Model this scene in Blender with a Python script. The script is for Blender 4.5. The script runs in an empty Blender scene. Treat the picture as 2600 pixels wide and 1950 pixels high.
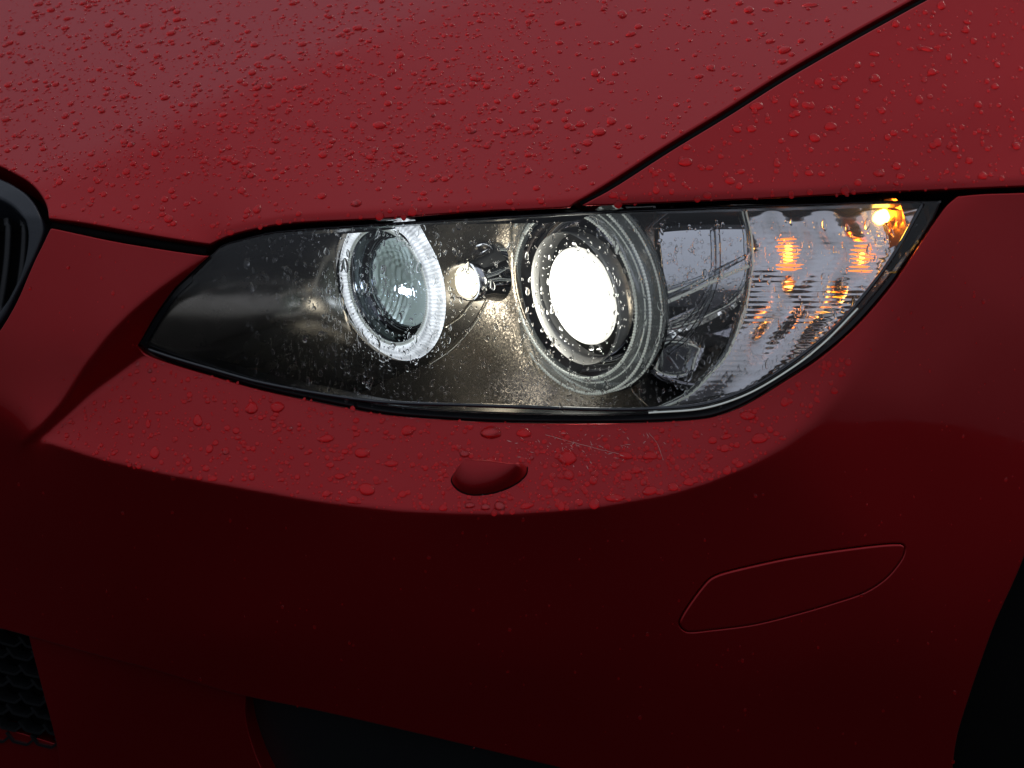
import bpy, math, random
import numpy as np
import time; T0 = time.time()
from mathutils import Vector, Matrix
from mathutils.geometry import delaunay_2d_cdt

random.seed(7); rng = np.random.default_rng(7)
sc = bpy.context.scene
COL = sc.collection
R = math.radians

# ------------------------------------------------------------------ camera
AZ, EL, DIST, WID = R(46), R(20), 2.0, 0.75
cV = np.array([math.sin(AZ)*math.cos(EL), -math.cos(AZ)*math.cos(EL), math.sin(EL)])   # towards camera
rV = np.array([math.cos(AZ), math.sin(AZ), 0.0])
uV = np.cross(cV, rV)
TGT = np.array([0.0, 0.0, 0.66])
CAM = TGT + cV*DIST
camd = bpy.data.cameras.new('camera'); cam = bpy.data.objects.new('camera', camd); COL.objects.link(cam)
M = Matrix(((rV[0], uV[0], cV[0], CAM[0]), (rV[1], uV[1], cV[1], CAM[1]), (rV[2], uV[2], cV[2], CAM[2]), (0, 0, 0, 1)))
cam.matrix_world = M
camd.sensor_width = 36; camd.lens = 36*DIST/WID; camd.clip_end = 3000; camd.clip_start = 0.05
camd.dof.use_dof = True; camd.dof.focus_distance = 1.99; camd.dof.aperture_fstop = 14
sc.camera = cam

# ------------------------------------------------------------------ overcast sky, weak wide sun
SUN_EL, SUN_ROT = R(36), R(5)
w = bpy.data.worlds.new('World'); sc.world = w; w.use_nodes = True
nt = w.node_tree; nt.nodes.clear()
out = nt.nodes.new('ShaderNodeOutputWorld'); bg = nt.nodes.new('ShaderNodeBackground')
sky = nt.nodes.new('ShaderNodeTexSky'); sky.sky_type = 'NISHITA'; sky.sun_disc = False
sky.sun_elevation = SUN_EL; sky.sun_rotation = SUN_ROT; sky.dust_density = 6; sky.air_density = 1.4; sky.altitude = 50
hs = nt.nodes.new('ShaderNodeHueSaturation'); hs.inputs['Saturation'].default_value = 0.45
# cloud deck: even grey with broad soft variation, laid over the clear sky
tc = nt.nodes.new('ShaderNodeTexCoord'); noi = nt.nodes.new('ShaderNodeTexNoise')
noi.inputs['Scale'].default_value = 1.6; noi.inputs['Detail'].default_value = 4
cr = nt.nodes.new('ShaderNodeMapRange'); cr.inputs['From Min'].default_value = 0.3; cr.inputs['From Max'].default_value = 0.7
cr.inputs['To Min'].default_value = 0.78; cr.inputs['To Max'].default_value = 1.15
gray = nt.nodes.new('ShaderNodeMix'); gray.data_type = 'RGBA'; gray.blend_type = 'MULTIPLY'; gray.inputs[0].default_value = 1
gray.inputs[6].default_value = (3.35, 3.65, 4.35, 1)
mix = nt.nodes.new('ShaderNodeMix'); mix.data_type = 'RGBA'; mix.inputs[0].default_value = 0.82
L = nt.links.new
L(sky.outputs[0], hs.inputs['Color']); L(tc.outputs['Generated'], noi.inputs['Vector']); L(noi.outputs[0], cr.inputs['Value'])
sep = nt.nodes.new('ShaderNodeSeparateXYZ'); L(tc.outputs['Generated'], sep.inputs[0])
cie = nt.nodes.new('ShaderNodeMapRange'); cie.inputs['From Min'].default_value = 0; cie.inputs['From Max'].default_value = 1
cie.inputs['To Min'].default_value = 0.36; cie.inputs['To Max'].default_value = 1.42; L(sep.outputs['Z'], cie.inputs['Value'])
cm = nt.nodes.new('ShaderNodeMath'); cm.operation = 'MULTIPLY'; L(cie.outputs[0], cm.inputs[0]); L(cr.outputs[0], cm.inputs[1])
dt = nt.nodes.new('ShaderNodeVectorMath'); dt.operation = 'DOT_PRODUCT'   # cloud is thinner, brighter, towards the hidden sun
dt.inputs[1].default_value = (math.sin(SUN_ROT), math.cos(SUN_ROT), 0); L(tc.outputs['Generated'], dt.inputs[0])
dr = nt.nodes.new('ShaderNodeMapRange'); dr.inputs['From Min'].default_value = -1; dr.inputs['From Max'].default_value = 1
dr.inputs['To Min'].default_value = 0.96; dr.inputs['To Max'].default_value = 1.2; L(dt.outputs['Value'], dr.inputs['Value'])
dm = nt.nodes.new('ShaderNodeMath'); dm.operation = 'MULTIPLY'; L(dr.outputs[0], dm.inputs[0]); L(cm.outputs[0], dm.inputs[1])
L(dm.outputs[0], gray.inputs[7]); L(hs.outputs[0], mix.inputs[6]); L(gray.outputs[2], mix.inputs[7])
L(mix.outputs[2], bg.inputs['Color']); L(bg.outputs[0], out.inputs[0]); bg.inputs['Strength'].default_value = 0.10

sd = bpy.data.lights.new('sun', 'SUN'); sd.energy = 0.6; sd.angle = R(30); sd.color = (1, .96, .9)
sun = bpy.data.objects.new('sun', sd); COL.objects.link(sun)
# sky rotation is measured from +Y, clockwise
sdir = Vector((math.sin(SUN_ROT)*math.cos(SUN_EL), math.cos(SUN_ROT)*math.cos(SUN_EL), math.sin(SUN_EL)))
sun.rotation_euler = sdir.to_track_quat('Z', 'Y').to_euler()
sc.view_settings.view_transform = 'Standard'; sc.view_settings.look = 'None'
sc.view_settings.exposure = 0.0; sc.view_settings.gamma = 1
sc.render.engine = 'CYCLES'
cy = sc.cycles
cy.max_bounces = 14; cy.diffuse_bounces = 3; cy.glossy_bounces = 8; cy.transmission_bounces = 12; cy.transparent_max_bounces = 16
cy.sample_clamp_indirect = 6; cy.blur_glossy = 0.3; cy.use_denoising = True

# ------------------------------------------------------------------ materials
def mat(name, col, rough=.5, metal=0, coat=0, coat_rough=.03, trans=0, ior=1.5, emit=None, estr=0, spec=None):
    m = bpy.data.materials.new(name); m.use_nodes = True
    b = m.node_tree.nodes['Principled BSDF']
    b.inputs['Base Color'].default_value = (*col, 1); b.inputs['Roughness'].default_value = rough
    b.inputs['Metallic'].default_value = metal; b.inputs['Coat Weight'].default_value = coat
    b.inputs['Coat Roughness'].default_value = coat_rough; b.inputs['Transmission Weight'].default_value = trans
    b.inputs['IOR'].default_value = ior
    if spec is not None: b.inputs['Specular IOR Level'].default_value = spec
    if emit: b.inputs['Emission Color'].default_value = (*emit, 1); b.inputs['Emission Strength'].default_value = estr
    return m
def nodes(m): return m.node_tree, m.node_tree.nodes['Principled BSDF']
def add_bump(m, scale, dist, detail=2, strength=1.0, kind='noise'):
    t, b = nodes(m)
    c = t.nodes.new('ShaderNodeTexCoord'); n = t.nodes.new('ShaderNodeTexNoise' if kind == 'noise' else 'ShaderNodeTexVoronoi')
    n.inputs['Scale'].default_value = scale
    if kind == 'noise': n.inputs['Detail'].default_value = detail
    bu = t.nodes.new('ShaderNodeBump'); bu.inputs['Distance'].default_value = dist; bu.inputs['Strength'].default_value = strength
    t.links.new(c.outputs['Object'], n.inputs['Vector']); t.links.new(n.outputs[0], bu.inputs['Height'])
    t.links.new(bu.outputs[0], b.inputs['Normal']); return n, bu
def add_rough(m, scale, lo, hi, detail=5):
    t, b = nodes(m)
    c = t.nodes.new('ShaderNodeTexCoord'); n = t.nodes.new('ShaderNodeTexNoise'); n.inputs['Scale'].default_value = scale
    n.inputs['Detail'].default_value = detail
    mr = t.nodes.new('ShaderNodeMapRange'); mr.inputs['From Min'].default_value = .35; mr.inputs['From Max'].default_value = .65
    mr.inputs['To Min'].default_value = lo; mr.inputs['To Max'].default_value = hi
    t.links.new(c.outputs['Object'], n.inputs['Vector']); t.links.new(n.outputs[0], mr.inputs['Value'])
    t.links.new(mr.outputs[0], b.inputs['Roughness'])

PAINT = mat('red_metallic_paint', (.40, .007, .011), .38, .85, 1.0, .025)
def _paint():
    t, b = nodes(PAINT)
    c = t.nodes.new('ShaderNodeTexCoord'); v = t.nodes.new('ShaderNodeTexVoronoi'); v.inputs['Scale'].default_value = 2600
    mr = t.nodes.new('ShaderNodeMapRange'); mr.inputs['To Min'].default_value = .30; mr.inputs['To Max'].default_value = .46
    t.links.new(c.outputs['Object'], v.inputs['Vector']); t.links.new(v.outputs['Color'], mr.inputs['Value']); t.links.new(mr.outputs[0], b.inputs['Roughness'])
    # base colour follows view angle: darker red square on, stronger red at a slant
    ge = t.nodes.new('ShaderNodeNewGeometry'); dp = t.nodes.new('ShaderNodeVectorMath'); dp.operation = 'DOT_PRODUCT'
    t.links.new(ge.outputs['Normal'], dp.inputs[0]); t.links.new(ge.outputs['Incoming'], dp.inputs[1])
    fm = t.nodes.new('ShaderNodeMapRange'); fm.inputs['From Min'].default_value = .50; fm.inputs['From Max'].default_value = .97
    t.links.new(dp.outputs['Value'], fm.inputs['Value'])
    mc = t.nodes.new('ShaderNodeMix'); mc.data_type = 'RGBA'; mc.inputs[6].default_value = (.44, .002, .005, 1); mc.inputs[7].default_value = (.34, .002, .005, 1); b.inputs['Coat IOR'].default_value = 1.34
    t.links.new(fm.outputs[0], mc.inputs[0]); t.links.new(mc.outputs[2], b.inputs['Base Color'])
    n2 = t.nodes.new('ShaderNodeTexNoise'); n2.inputs['Scale'].default_value = 90; n2.inputs['Detail'].default_value = 6
    m2 = t.nodes.new('ShaderNodeMapRange'); m2.inputs['From Min'].default_value = .35; m2.inputs['From Max'].default_value = .75
    m2.inputs['To Min'].default_value = .01; m2.inputs['To Max'].default_value = .10
    t.links.new(c.outputs['Object'], n2.inputs['Vector']); t.links.new(n2.outputs[0], m2.inputs['Value']); t.links.new(m2.outputs[0], b.inputs['Coat Roughness'])
_paint()
BLACK = mat('black_plastic', (.006, .007, .008), .45)
SATIN = mat('satin_black_trim', (.018, .022, .028), .30)
add_rough(SATIN, 60, .24, .38)
SEAL = mat('black_rubber_seal', (.006, .007, .009), .22)
DARKBAY = mat('dark_cavity', (.003, .003, .003), .9, spec=.1)
BEZEL = mat('dark_bezel', (.24, .215, .18), .22, .85)
add_rough(BEZEL, 45, .20, .30)
WARM = mat('glitter_grey_shell', (.50, .43, .35), .25, .85)
def _glitter():
    t, b = nodes(WARM)
    c = t.nodes.new('ShaderNodeTexCoord'); v = t.nodes.new('ShaderNodeTexVoronoi'); v.inputs['Scale'].default_value = 1100
    sb = t.nodes.new('ShaderNodeVectorMath'); sb.operation = 'SUBTRACT'; sb.inputs[1].default_value = (.5, .5, .5)
    sc_ = t.nodes.new('ShaderNodeVectorMath'); sc_.operation = 'SCALE'; sc_.inputs['Scale'].default_value = .22
    ge = t.nodes.new('ShaderNodeNewGeometry'); ad = t.nodes.new('ShaderNodeVectorMath'); ad.operation = 'ADD'
    no = t.nodes.new('ShaderNodeVectorMath'); no.operation = 'NORMALIZE'
    t.links.new(c.outputs['Object'], v.inputs['Vector']); t.links.new(v.outputs['Color'], sb.inputs[0]); t.links.new(sb.outputs[0], sc_.inputs[0])
    t.links.new(ge.outputs['Normal'], ad.inputs[0]); t.links.new(sc_.outputs[0], ad.inputs[1]); t.links.new(ad.outputs[0], no.inputs[0])
    t.links.new(no.outputs[0], b.inputs['Normal'])
_glitter()
CHROME = mat('chrome_reflector', (.92, .92, .94), .035, 1)
DCHROME = mat('dark_chrome', (.20, .21, .23), .07, 1)
LAMP = mat('projector_lamp_glow', (.9, .9, .9), .2, emit=(1, .98, .87), estr=11)
POS = mat('position_bulb_glow', (.9, .9, .8), .3, emit=(1, .94, .74), estr=1.7)
TURNM = mat('turn_signal_chrome', (.97, .95, .96), .08, .86)
AMBER = mat('amber_glint_glow', (.9, .4, .1), .3, emit=(1, .34, .05), estr=6)
AMBDIM = mat('amber_glint_halo', (.9, .4, .1), .3, emit=(1, .25, .05), estr=1.5)
AMBHOT = mat('amber_bulb_glow', (.9, .5, .1), .3, emit=(1, .50, .07), estr=16)
BLUE = mat('blue_white_glow', (.8, .85, 1), .3, emit=(.66, .74, 1), estr=16)
OLIVE = mat('inner_reflector', (.66, .70, .60), .35, .15)
ASPH = mat('wet_asphalt', (.016, .016, .018), .8, spec=.25); add_bump(ASPH, 260, .004, 4)
RUBBER = mat('tyre_rubber', (.012, .012, .013), .75)
PAINTWET_LIT = mat('brightened_red_under_water', (.60, .002, .005), .42, .8)
WATER = mat('water', (1, 1, 1), 0, trans=1, ior=1.333)
RINGM = mat('halo_light_guide', (.75, .79, .82), .22, emit=(.86, .93, 1), estr=.42)
def thin_glass(name, tint=(1, 1, 1), ior=1.5, rough=0.0, extra=0.0):
    m = bpy.data.materials.new(name); m.use_nodes = True; t = m.node_tree; t.nodes.clear()
    o = t.nodes.new('ShaderNodeOutputMaterial'); mx = t.nodes.new('ShaderNodeMixShader')
    tr = t.nodes.new('ShaderNodeBsdfTransparent'); tr.inputs[0].default_value = (*tint, 1)
    gl = t.nodes.new('ShaderNodeBsdfGlossy'); gl.inputs['Roughness'].default_value = rough
    fr = t.nodes.new('ShaderNodeFresnel'); fr.inputs[0].default_value = ior
    ad = t.nodes.new('ShaderNodeMath'); ad.operation = 'ADD'; ad.inputs[1].default_value = extra; ad.use_clamp = True
    t.links.new(fr.outputs[0], ad.inputs[0]); t.links.new(ad.outputs[0], mx.inputs[0])
    t.links.new(tr.outputs[0], mx.inputs[1]); t.links.new(gl.outputs[0], mx.inputs[2]); t.links.new(mx.outputs[0], o.inputs[0])
    return m
COVERM = thin_glass('clear_cover', (.97, .975, .98), 1.55)
CLEAR = thin_glass('clear_inner_lens', (.93, .95, .96), 1.5, .04, .05)
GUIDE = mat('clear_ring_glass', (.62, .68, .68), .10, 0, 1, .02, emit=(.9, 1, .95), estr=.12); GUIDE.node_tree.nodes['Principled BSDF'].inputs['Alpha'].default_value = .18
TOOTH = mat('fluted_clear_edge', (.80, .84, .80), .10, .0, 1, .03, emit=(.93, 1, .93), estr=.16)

# ------------------------------------------------------------------ fields: surfaces described by their normals
def nvec(phi, th):
    phi = np.radians(phi); th = np.radians(th)
    return np.stack([np.sin(phi)*np.cos(th), -np.cos(phi)*np.cos(th), np.sin(th)], -1)
K = WID/DIST/2600.0
def ray(x, y):
    x = np.asarray(x, float); y = np.asarray(y, float)
    return -cV + ((x-1300)*K)[..., None]*rV + ((975-y)*K)[..., None]*uV
def sstep(v): v = np.clip(v, 0, 1); return v*v*(3-2*v)
def pip(x, y, poly):
    x = np.asarray(x, float); y = np.asarray(y, float)
    ins = np.zeros(x.shape, bool); n = len(poly)
    for i in range(n):
        x0, y0 = poly[i]; x1, y1 = poly[(i+1) % n]
        if y0 == y1: continue
        c = ((y0 > y) != (y1 > y)) & (x < (x1-x0)*(y-y0)/(y1-y0)+x0)
        ins ^= c
    return ins
def pdist(x, y, poly, closed=True):
    x = np.asarray(x, float); y = np.asarray(y, float)
    d = np.full(x.shape, 1e9); n = len(poly)
    for i in range(n if closed else n-1):
        x0, y0 = poly[i]; x1, y1 = poly[(i+1) % n]
        dx, dy = x1-x0, y1-y0; q = dx*dx+dy*dy
        if q == 0: continue
        t = np.clip(((x-x0)*dx+(y-y0)*dy)/q, 0, 1)
        d = np.minimum(d, np.hypot(x-x0-t*dx, y-y0-t*dy))
    return d
def sd_poly(x, y, poly):
    d = pdist(x, y, poly); return np.where(pip(x, y, poly), d, -d)
def rbf(pts):
    """smooth interpolation of (x,y,phi,theta) control points"""
    p = np.array(pts, float)
    def f(x, y):
        s = 0; w = 0
        for a, b, ph, th in p:
            k = 1/(((x-a)**2+(y-b)**2)/200.0**2+.15)**2
            w = w+k; s = s+k[..., None]*nvec(ph, th)
        return s/w[..., None]
    return f
class Field:
    def __init__(s, x0, y0, x1, y1, step, nf):
        s.x0, s.y0, s.h = x0, y0, step
        s.nx = int((x1-x0)/step)+1; s.ny = int((y1-y0)/step)+1
        X, Y = np.meshgrid(x0+np.arange(s.nx)*step, y0+np.arange(s.ny)*step)
        n = nf(X, Y); n = n/np.linalg.norm(n, axis=-1, keepdims=True)
        ry = ray(X, Y); d = np.minimum((n*ry).sum(-1), -.16)
        gx = -(n@rV)*K/d; gy = (n@uV)*K/d
        gx = (gx[:, 1:]+gx[:, :-1])/2*step; gy = (gy[1:]+gy[:-1])/2*step
        div = np.zeros((s.ny, s.nx))
        div[:, :-1] += gx; div[:, 1:] -= gx; div[:-1] += gy; div[1:] -= gy
        # Neumann Poisson by even extension
        E = np.concatenate([div, div[:, ::-1]], 1); E = np.concatenate([E, E[::-1]], 0)
        F = np.fft.rfft2(E)
        ky = 2-2*np.cos(2*np.pi*np.arange(2*s.ny)/(2*s.ny)); kx = 2-2*np.cos(2*np.pi*np.arange(s.nx+1)/(2*s.nx))
        den = ky[:, None]+kx[None]; den[0, 0] = 1; F /= -den; F[0, 0] = 0
        s.s = np.fft.irfft2(F, s=E.shape)[:s.ny, :s.nx]
        s.X, s.Y = X, Y
    def finish(s, ax=None, ay=None, at=None, T=None):
        if T is None:
            s.T = np.exp(s.s); k = at/s.bil(s.T, ax, ay); s.T = s.T*k
        else: s.T = T
        P = CAM+ray(s.X, s.Y)*s.T[..., None]
        Px = np.gradient(P, axis=1); Py = np.gradient(P, axis=0)
        N = np.cross(Py, Px); N /= np.linalg.norm(N, axis=-1, keepdims=True)+1e-12
        N *= np.sign((N@cV))[..., None]
        s.Nn = N; return s
    def bil(s, A, x, y):
        fx = np.clip((np.asarray(x, float)-s.x0)/s.h, 0, s.nx-1.001); fy = np.clip((np.asarray(y, float)-s.y0)/s.h, 0, s.ny-1.001)
        i = fx.astype(int); j = fy.astype(int); a = fx-i; b = fy-j
        if A.ndim == 3: a = a[..., None]; b = b[..., None]
        return A[j, i]*(1-a)*(1-b)+A[j, i+1]*a*(1-b)+A[j+1, i]*(1-a)*b+A[j+1, i+1]*a*b
    def N(s, x, y):
        n = s.bil(s.Nn, x, y); return n/np.linalg.norm(n, axis=-1, keepdims=True)
    def P(s, x, y, off=0.0):
        x = np.asarray(x, float); y = np.asarray(y, float)
        p = CAM+ray(x, y)*s.bil(s.T, x, y)[..., None]
        return p - s.N(x, y)*(np.asarray(off)[..., None] if np.ndim(off) else off)

def spline(pts, step=7, closed=True):
    """Catmull-Rom through points; a third value 1 marks a corner"""
    n = len(pts); out = []
    q = [(p[0], p[1]) for p in pts]; c = [len(p) > 2 and p[2] for p in pts]
    for i in range(n if closed else n-1):
        p1 = np.array(q[i]); p2 = np.array(q[(i+1) % n])
        p0 = np.array(q[i-1]) if (closed or i > 0) and not c[i] else 2*p1-p2
        p3 = np.array(q[(i+2) % n]) if (closed or i+2 < n) and not c[(i+1) % n] else 2*p2-p1
        m1 = (p2-p0)/2; m2 = (p3-p1)/2; Ls = np.hypot(*(p2-p1))
        for mm in (0,):
            l1 = np.hypot(*m1); l2 = np.hypot(*m2)
            if l1 > Ls: m1 = m1*Ls/l1
            if l2 > Ls: m2 = m2*Ls/l2
        k = max(1, int(round(Ls/step)))
        for j in range(k):
            t = j/k; t2 = t*t; t3 = t2*t
            out.append(tuple((2*t3-3*t2+1)*p1+(t3-2*t2+t)*m1+(-2*t3+3*t2)*p2+(t3-t2)*m2))
    if not closed: out.append(q[-1])
    return np.array(out)
def area(p): return .5*np.sum(p[:, 0]*np.roll(p[:, 1], -1)-np.roll(p[:, 0], -1)*p[:, 1])
def loop_n(p):
    """outward (for a positive-area loop) 2D normals"""
    d = np.roll(p, -1, 0)-np.roll(p, 1, 0); d /= np.linalg.norm(d, axis=1, keepdims=True)+1e-9
    n = np.stack([d[:, 1], -d[:, 0]], 1)
    return n if area(p) > 0 else -n

def mk(name, V, F, m, parent=None, smooth=True, normals=None):
    me = bpy.data.meshes.new(name)
    me.from_pydata([tuple(map(float, v)) for v in V], [], [tuple(int(i) for i in f) for f in F])
    me.materials.append(m)
    if smooth: me.polygons.foreach_set('use_smooth', [True]*len(me.polygons))
    me.update()
    if normals is not None: me.normals_split_custom_set_from_vertices([tuple(map(float, v)) for v in normals])
    o = bpy.data.objects.new(name, me); COL.objects.link(o)
    if parent: o.parent = parent
    return o

def panel(name, field, outer, holes, m, parent, off=0.0, r=6, flange=.012, step=8, ripple=None):
    """a formed sheet: its face follows the field, its edges roll over and turn inwards"""
    loops = []
    for k, lp in enumerate([outer]+list(holes)):
        lp = np.array(lp, float); nn = loop_n(lp); sg = -1 if k == 0 else 1
        loops.append((lp+sg*nn*r, -sg*nn))          # face edge, direction towards the gap
    xs = np.arange(outer[:, 0].min(), outer[:, 0].max(), step); ys = np.arange(outer[:, 1].min(), outer[:, 1].max(), step*.866)
    X, Y = np.meshgrid(xs, ys); X = X+(np.arange(len(ys)) % 2)[:, None]*step/2; X = X.ravel(); Y = Y.ravel()
    ok = pip(X, Y, loops[0][0])
    X = X[ok]; Y = Y[ok]
    ok = np.ones(len(X), bool)
    for k, (lp, _) in enumerate(loops):
        if k: ok &= ~pip(X, Y, lp)
        ok &= pdist(X, Y, lp) > step*.45
    X = X[ok]; Y = Y[ok]
    pts = []; edges = []
    for lp, _ in loops:
        b = len(pts); n = len(lp); pts += [Vector(p) for p in lp]; edges += [(b+i, b+(i+1) % n) for i in range(n)]
    nb = len(pts)
    pts += [Vector((a, b)) for a, b in zip(X, Y)]
    vo, eo, fo, ov, oe, of = delaunay_2d_cdt(pts, edges, [], 0, 1e-5)
    vo = np.array([tuple(v) for v in vo]); fo = np.array([f for f in fo if len(f) == 3])
    c = vo[fo].mean(1); ok = pip(c[:, 0], c[:, 1], loops[0][0])
    for lp, _ in loops[1:]: ok &= ~pip(c[:, 0], c[:, 1], lp)
    fo = fo[ok]
    # face winding towards the camera
    a, b, cc = vo[fo[:, 0]], vo[fo[:, 1]], vo[fo[:, 2]]
    cr_ = (b[:, 0]-a[:, 0])*(cc[:, 1]-a[:, 1])-(b[:, 1]-a[:, 1])*(cc[:, 0]-a[:, 0])
    fo = np.where((cr_ > 0)[:, None], fo[:, ::-1], fo)
    V = field.P(vo[:, 0], vo[:, 1], off); N = field.N(vo[:, 0], vo[:, 1])
    V = list(V); N = list(N); F = [tuple(f) for f in fo]
    idx = {}
    for i, o_ in enumerate(ov):
        for j in o_: idx[j] = i
    bi = 0
    for k, (lp, dn) in enumerate(loops):
        n = len(lp)
        prev = [idx.get(bi+i, None) for i in range(n)]; bi += n
        rows = [(ang, 0) for ang in (25, 50, 75, 90)]+[(90, flange)]
        for ang, fl in rows:
            a_ = R(ang); q = lp+dn*r*math.sin(a_)
            o_ = off+r*K*2.0*(1-math.cos(a_))+fl
            Pq = field.P(q[:, 0], q[:, 1], 0); Nq = field.N(q[:, 0], q[:, 1])
            Pq = Pq-Nq*o_
            Pe = field.P(q[:, 0]+dn[:, 0]*2, q[:, 1]+dn[:, 1]*2, 0)-field.P(q[:, 0], q[:, 1], 0)
            Pe -= Nq*(Pe*Nq).sum(1, keepdims=True); Pe /= np.linalg.norm(Pe, axis=1, keepdims=True)+1e-12
            nr = Nq*math.cos(a_)+Pe*math.sin(a_)
            base = len(V); V += list(Pq); N += list(nr)
            cur = [base+i for i in range(n)]
            for i in range(n):
                j = (i+1) % n
                if None in (prev[i], prev[j]): continue
                f = (prev[i], prev[j], cur[j], cur[i])
                # orient by normal
                p0, p1, p2 = (V[f[0]], V[f[1]], V[f[2]])
                g = np.cross(p1-p0, p2-p0)
                if np.dot(g, nr[i]) < 0: f = f[::-1]
                F.append(f)
            prev = cur
    return mk(name, V, F, m, parent, normals=N)

def lathe(name, c, prof, m, parent, seg=96, axis=(0, -1, 0), closed=False, teeth=0, tamp=0, rfun=None):
    """revolve (radius, forward) pairs in metres about the axis through c"""
    ax = np.array(axis, float); ax /= np.linalg.norm(ax)
    e1 = np.array([0, 0, 1.0]); e1 -= ax*(e1@ax); e1 /= np.linalg.norm(e1); e2 = np.cross(ax, e1)
    V = []; F = []; n = len(prof)
    for i in range(seg):
        a = 2*math.pi*i/seg; k = 1
        d = e1*math.cos(a)+e2*math.sin(a)
        tw = (tamp if (teeth and i % 2) else 0)
        for (r_, z_) in prof:
            rr = r_*(rfun(a) if rfun else 1)
            V.append(c+d*(rr+(tw if r_ > 0 else 0))+ax*(z_+tw))
    for i in range(seg):
        j = (i+1) % seg
        for k in range(n if closed else n-1):
            k2 = (k+1) % n
            F.append((i*n+k, j*n+k, j*n+k2, i*n+k2))
    o = mk(name, V, F, m, parent)
    return o
def torus(name, c, R0, r0, m, parent, seg=120, twist=0, amp=0, axis=(0, -1, 0), ps=8, z=0):
    """ring bar; with twist it is roped like the etched edge of a light guide"""
    ax = np.array(axis, float); e1 = np.array([0, 0, 1.0]); e1 -= ax*(e1@ax); e1 /= np.linalg.norm(e1); e2 = np.cross(ax, e1)
    V = []; F = []
    for i in range(seg):
        a = 2*math.pi*i/seg; d = e1*math.cos(a)+e2*math.sin(a)
        rr = r0*(1+amp*math.sin(a*twist)) if twist else r0
        for k in range(ps):
            b = 2*math.pi*k/ps
            V.append(c+d*(R0+rr*math.cos(b))+ax*(z+rr*math.sin(b)))
    for i in range(seg):
        j = (i+1) % seg
        for k in range(ps):
            k2 = (k+1) % ps; F.append((i*ps+k, i*ps+k2, j*ps+k2, j*ps+k))
    return mk(name, V, F, m, parent)
def tube(name, P, r0, m, parent, ps=6):
    P = np.array(P); n = len(P); T = np.gradient(P, axis=0); T /= np.linalg.norm(T, axis=1, keepdims=True)
    V = []; F = []
    for i in range(n):
        s = np.cross(T[i], cV); s /= np.linalg.norm(s); u_ = np.cross(T[i], s)
        rr = r0[i] if np.ndim(r0) else r0
        for k in range(ps):
            b = 2*math.pi*k/ps; V.append(P[i]+(s*math.cos(b)+u_*math.sin(b))*rr)
    for i in range(n-1):
        for k in range(ps):
            k2 = (k+1) % ps; F.append((i*ps+k, i*ps+k2, (i+1)*ps+k2, (i+1)*ps+k))
    F.append(tuple(range(ps))); F.append(tuple(reversed(range((n-1)*ps, n*ps))))
    return mk(name, V, F, m, parent)

# ------------------------------------------------------------------ outlines (photo pixels, laid on the body surface)
XL, XR, YT, YB = -420, 3020, -330, 2280
HOOD_LOW = [(571, 604), (616, 590), (684, 575), (752, 567), (865, 561), (978, 556), (1114, 545), (1249, 536), (1340, 533), (1410, 530)]
OPEN_TOP = [(533, 645), (560, 618), (616, 601), (700, 583), (865, 570), (1114, 556), (1300, 545), (1447, 538), (1788, 524), (2082, 512), (2250, 505), (2385, 500)]
OPEN_BOT = [(2370, 568), (2317, 650), (2258, 733), (2170, 833), (2082, 909), (1993, 968), (1905, 1021), (1846, 1047), (1788, 1062), (1670, 1071), (1494, 1075), (1300, 1073), (1114, 1064), (978, 1052), (842, 1027), (662, 989), (526, 950), (436, 923), (368, 898)]
OPEN_LEFT = [(390, 810), (436, 742), (481, 697)]
OPEN = [(533, 647, 1)]+OPEN_TOP[1:-1]+[(2399, 503, 1)]+OPEN_BOT+[(354, 878, 1)]+OPEN_LEFT
OPENP = spline(OPEN, 8)
LEDGE = [(368, 900), (250, 1000), (108, 1118), (250, 1163), (420, 1202), (600, 1235), (800, 1270), (1000, 1293), (1150, 1301), (1300, 1303), (1500, 1288), (1700, 1252), (1800, 1222), (1900, 1180), (1980, 1132), (2050, 1075), (2120, 990), (2180, 900), (2240, 800), (2310, 680), (2370, 590), (2450, 500), (2385, 480), (1600, 600), (900, 700), (430, 750)]
NOSE = [(-420, 300), (120, 500), (545, 640), (522, 655), (465, 692), (394, 742), (330, 797), (278, 850), (217, 930), (175, 1000), (110, 1080), (-100, 1030), (-420, 960)]
DIAG = [(560, 640), (522, 655), (465, 692), (394, 742), (330, 797), (278, 850), (217, 930), (160, 1020), (60, 1125), (108, 1118), (235, 992), (372, 902), (420, 860), (520, 720)]
SEAM = [(1473, 519), (1560, 465), (1700, 375), (1840, 290), (1990, 195), (2140, 108), (2262, 40), (2335, 0), (2560, -120), (2900, -290)]
CREASE = [(-420, 640), (200, 430), (430, 325), (660, 218), (850, 140), (1000, 80), (1180, 0), (1500, -130), (2000, -330)]
FEND_LOW = [(1490, 524), (1640, 518), (1788, 512), (1950, 505), (2082, 498), (2240, 490), (2375, 484), (2480, 479), (2600, 474), (3020, 455)]

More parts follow.
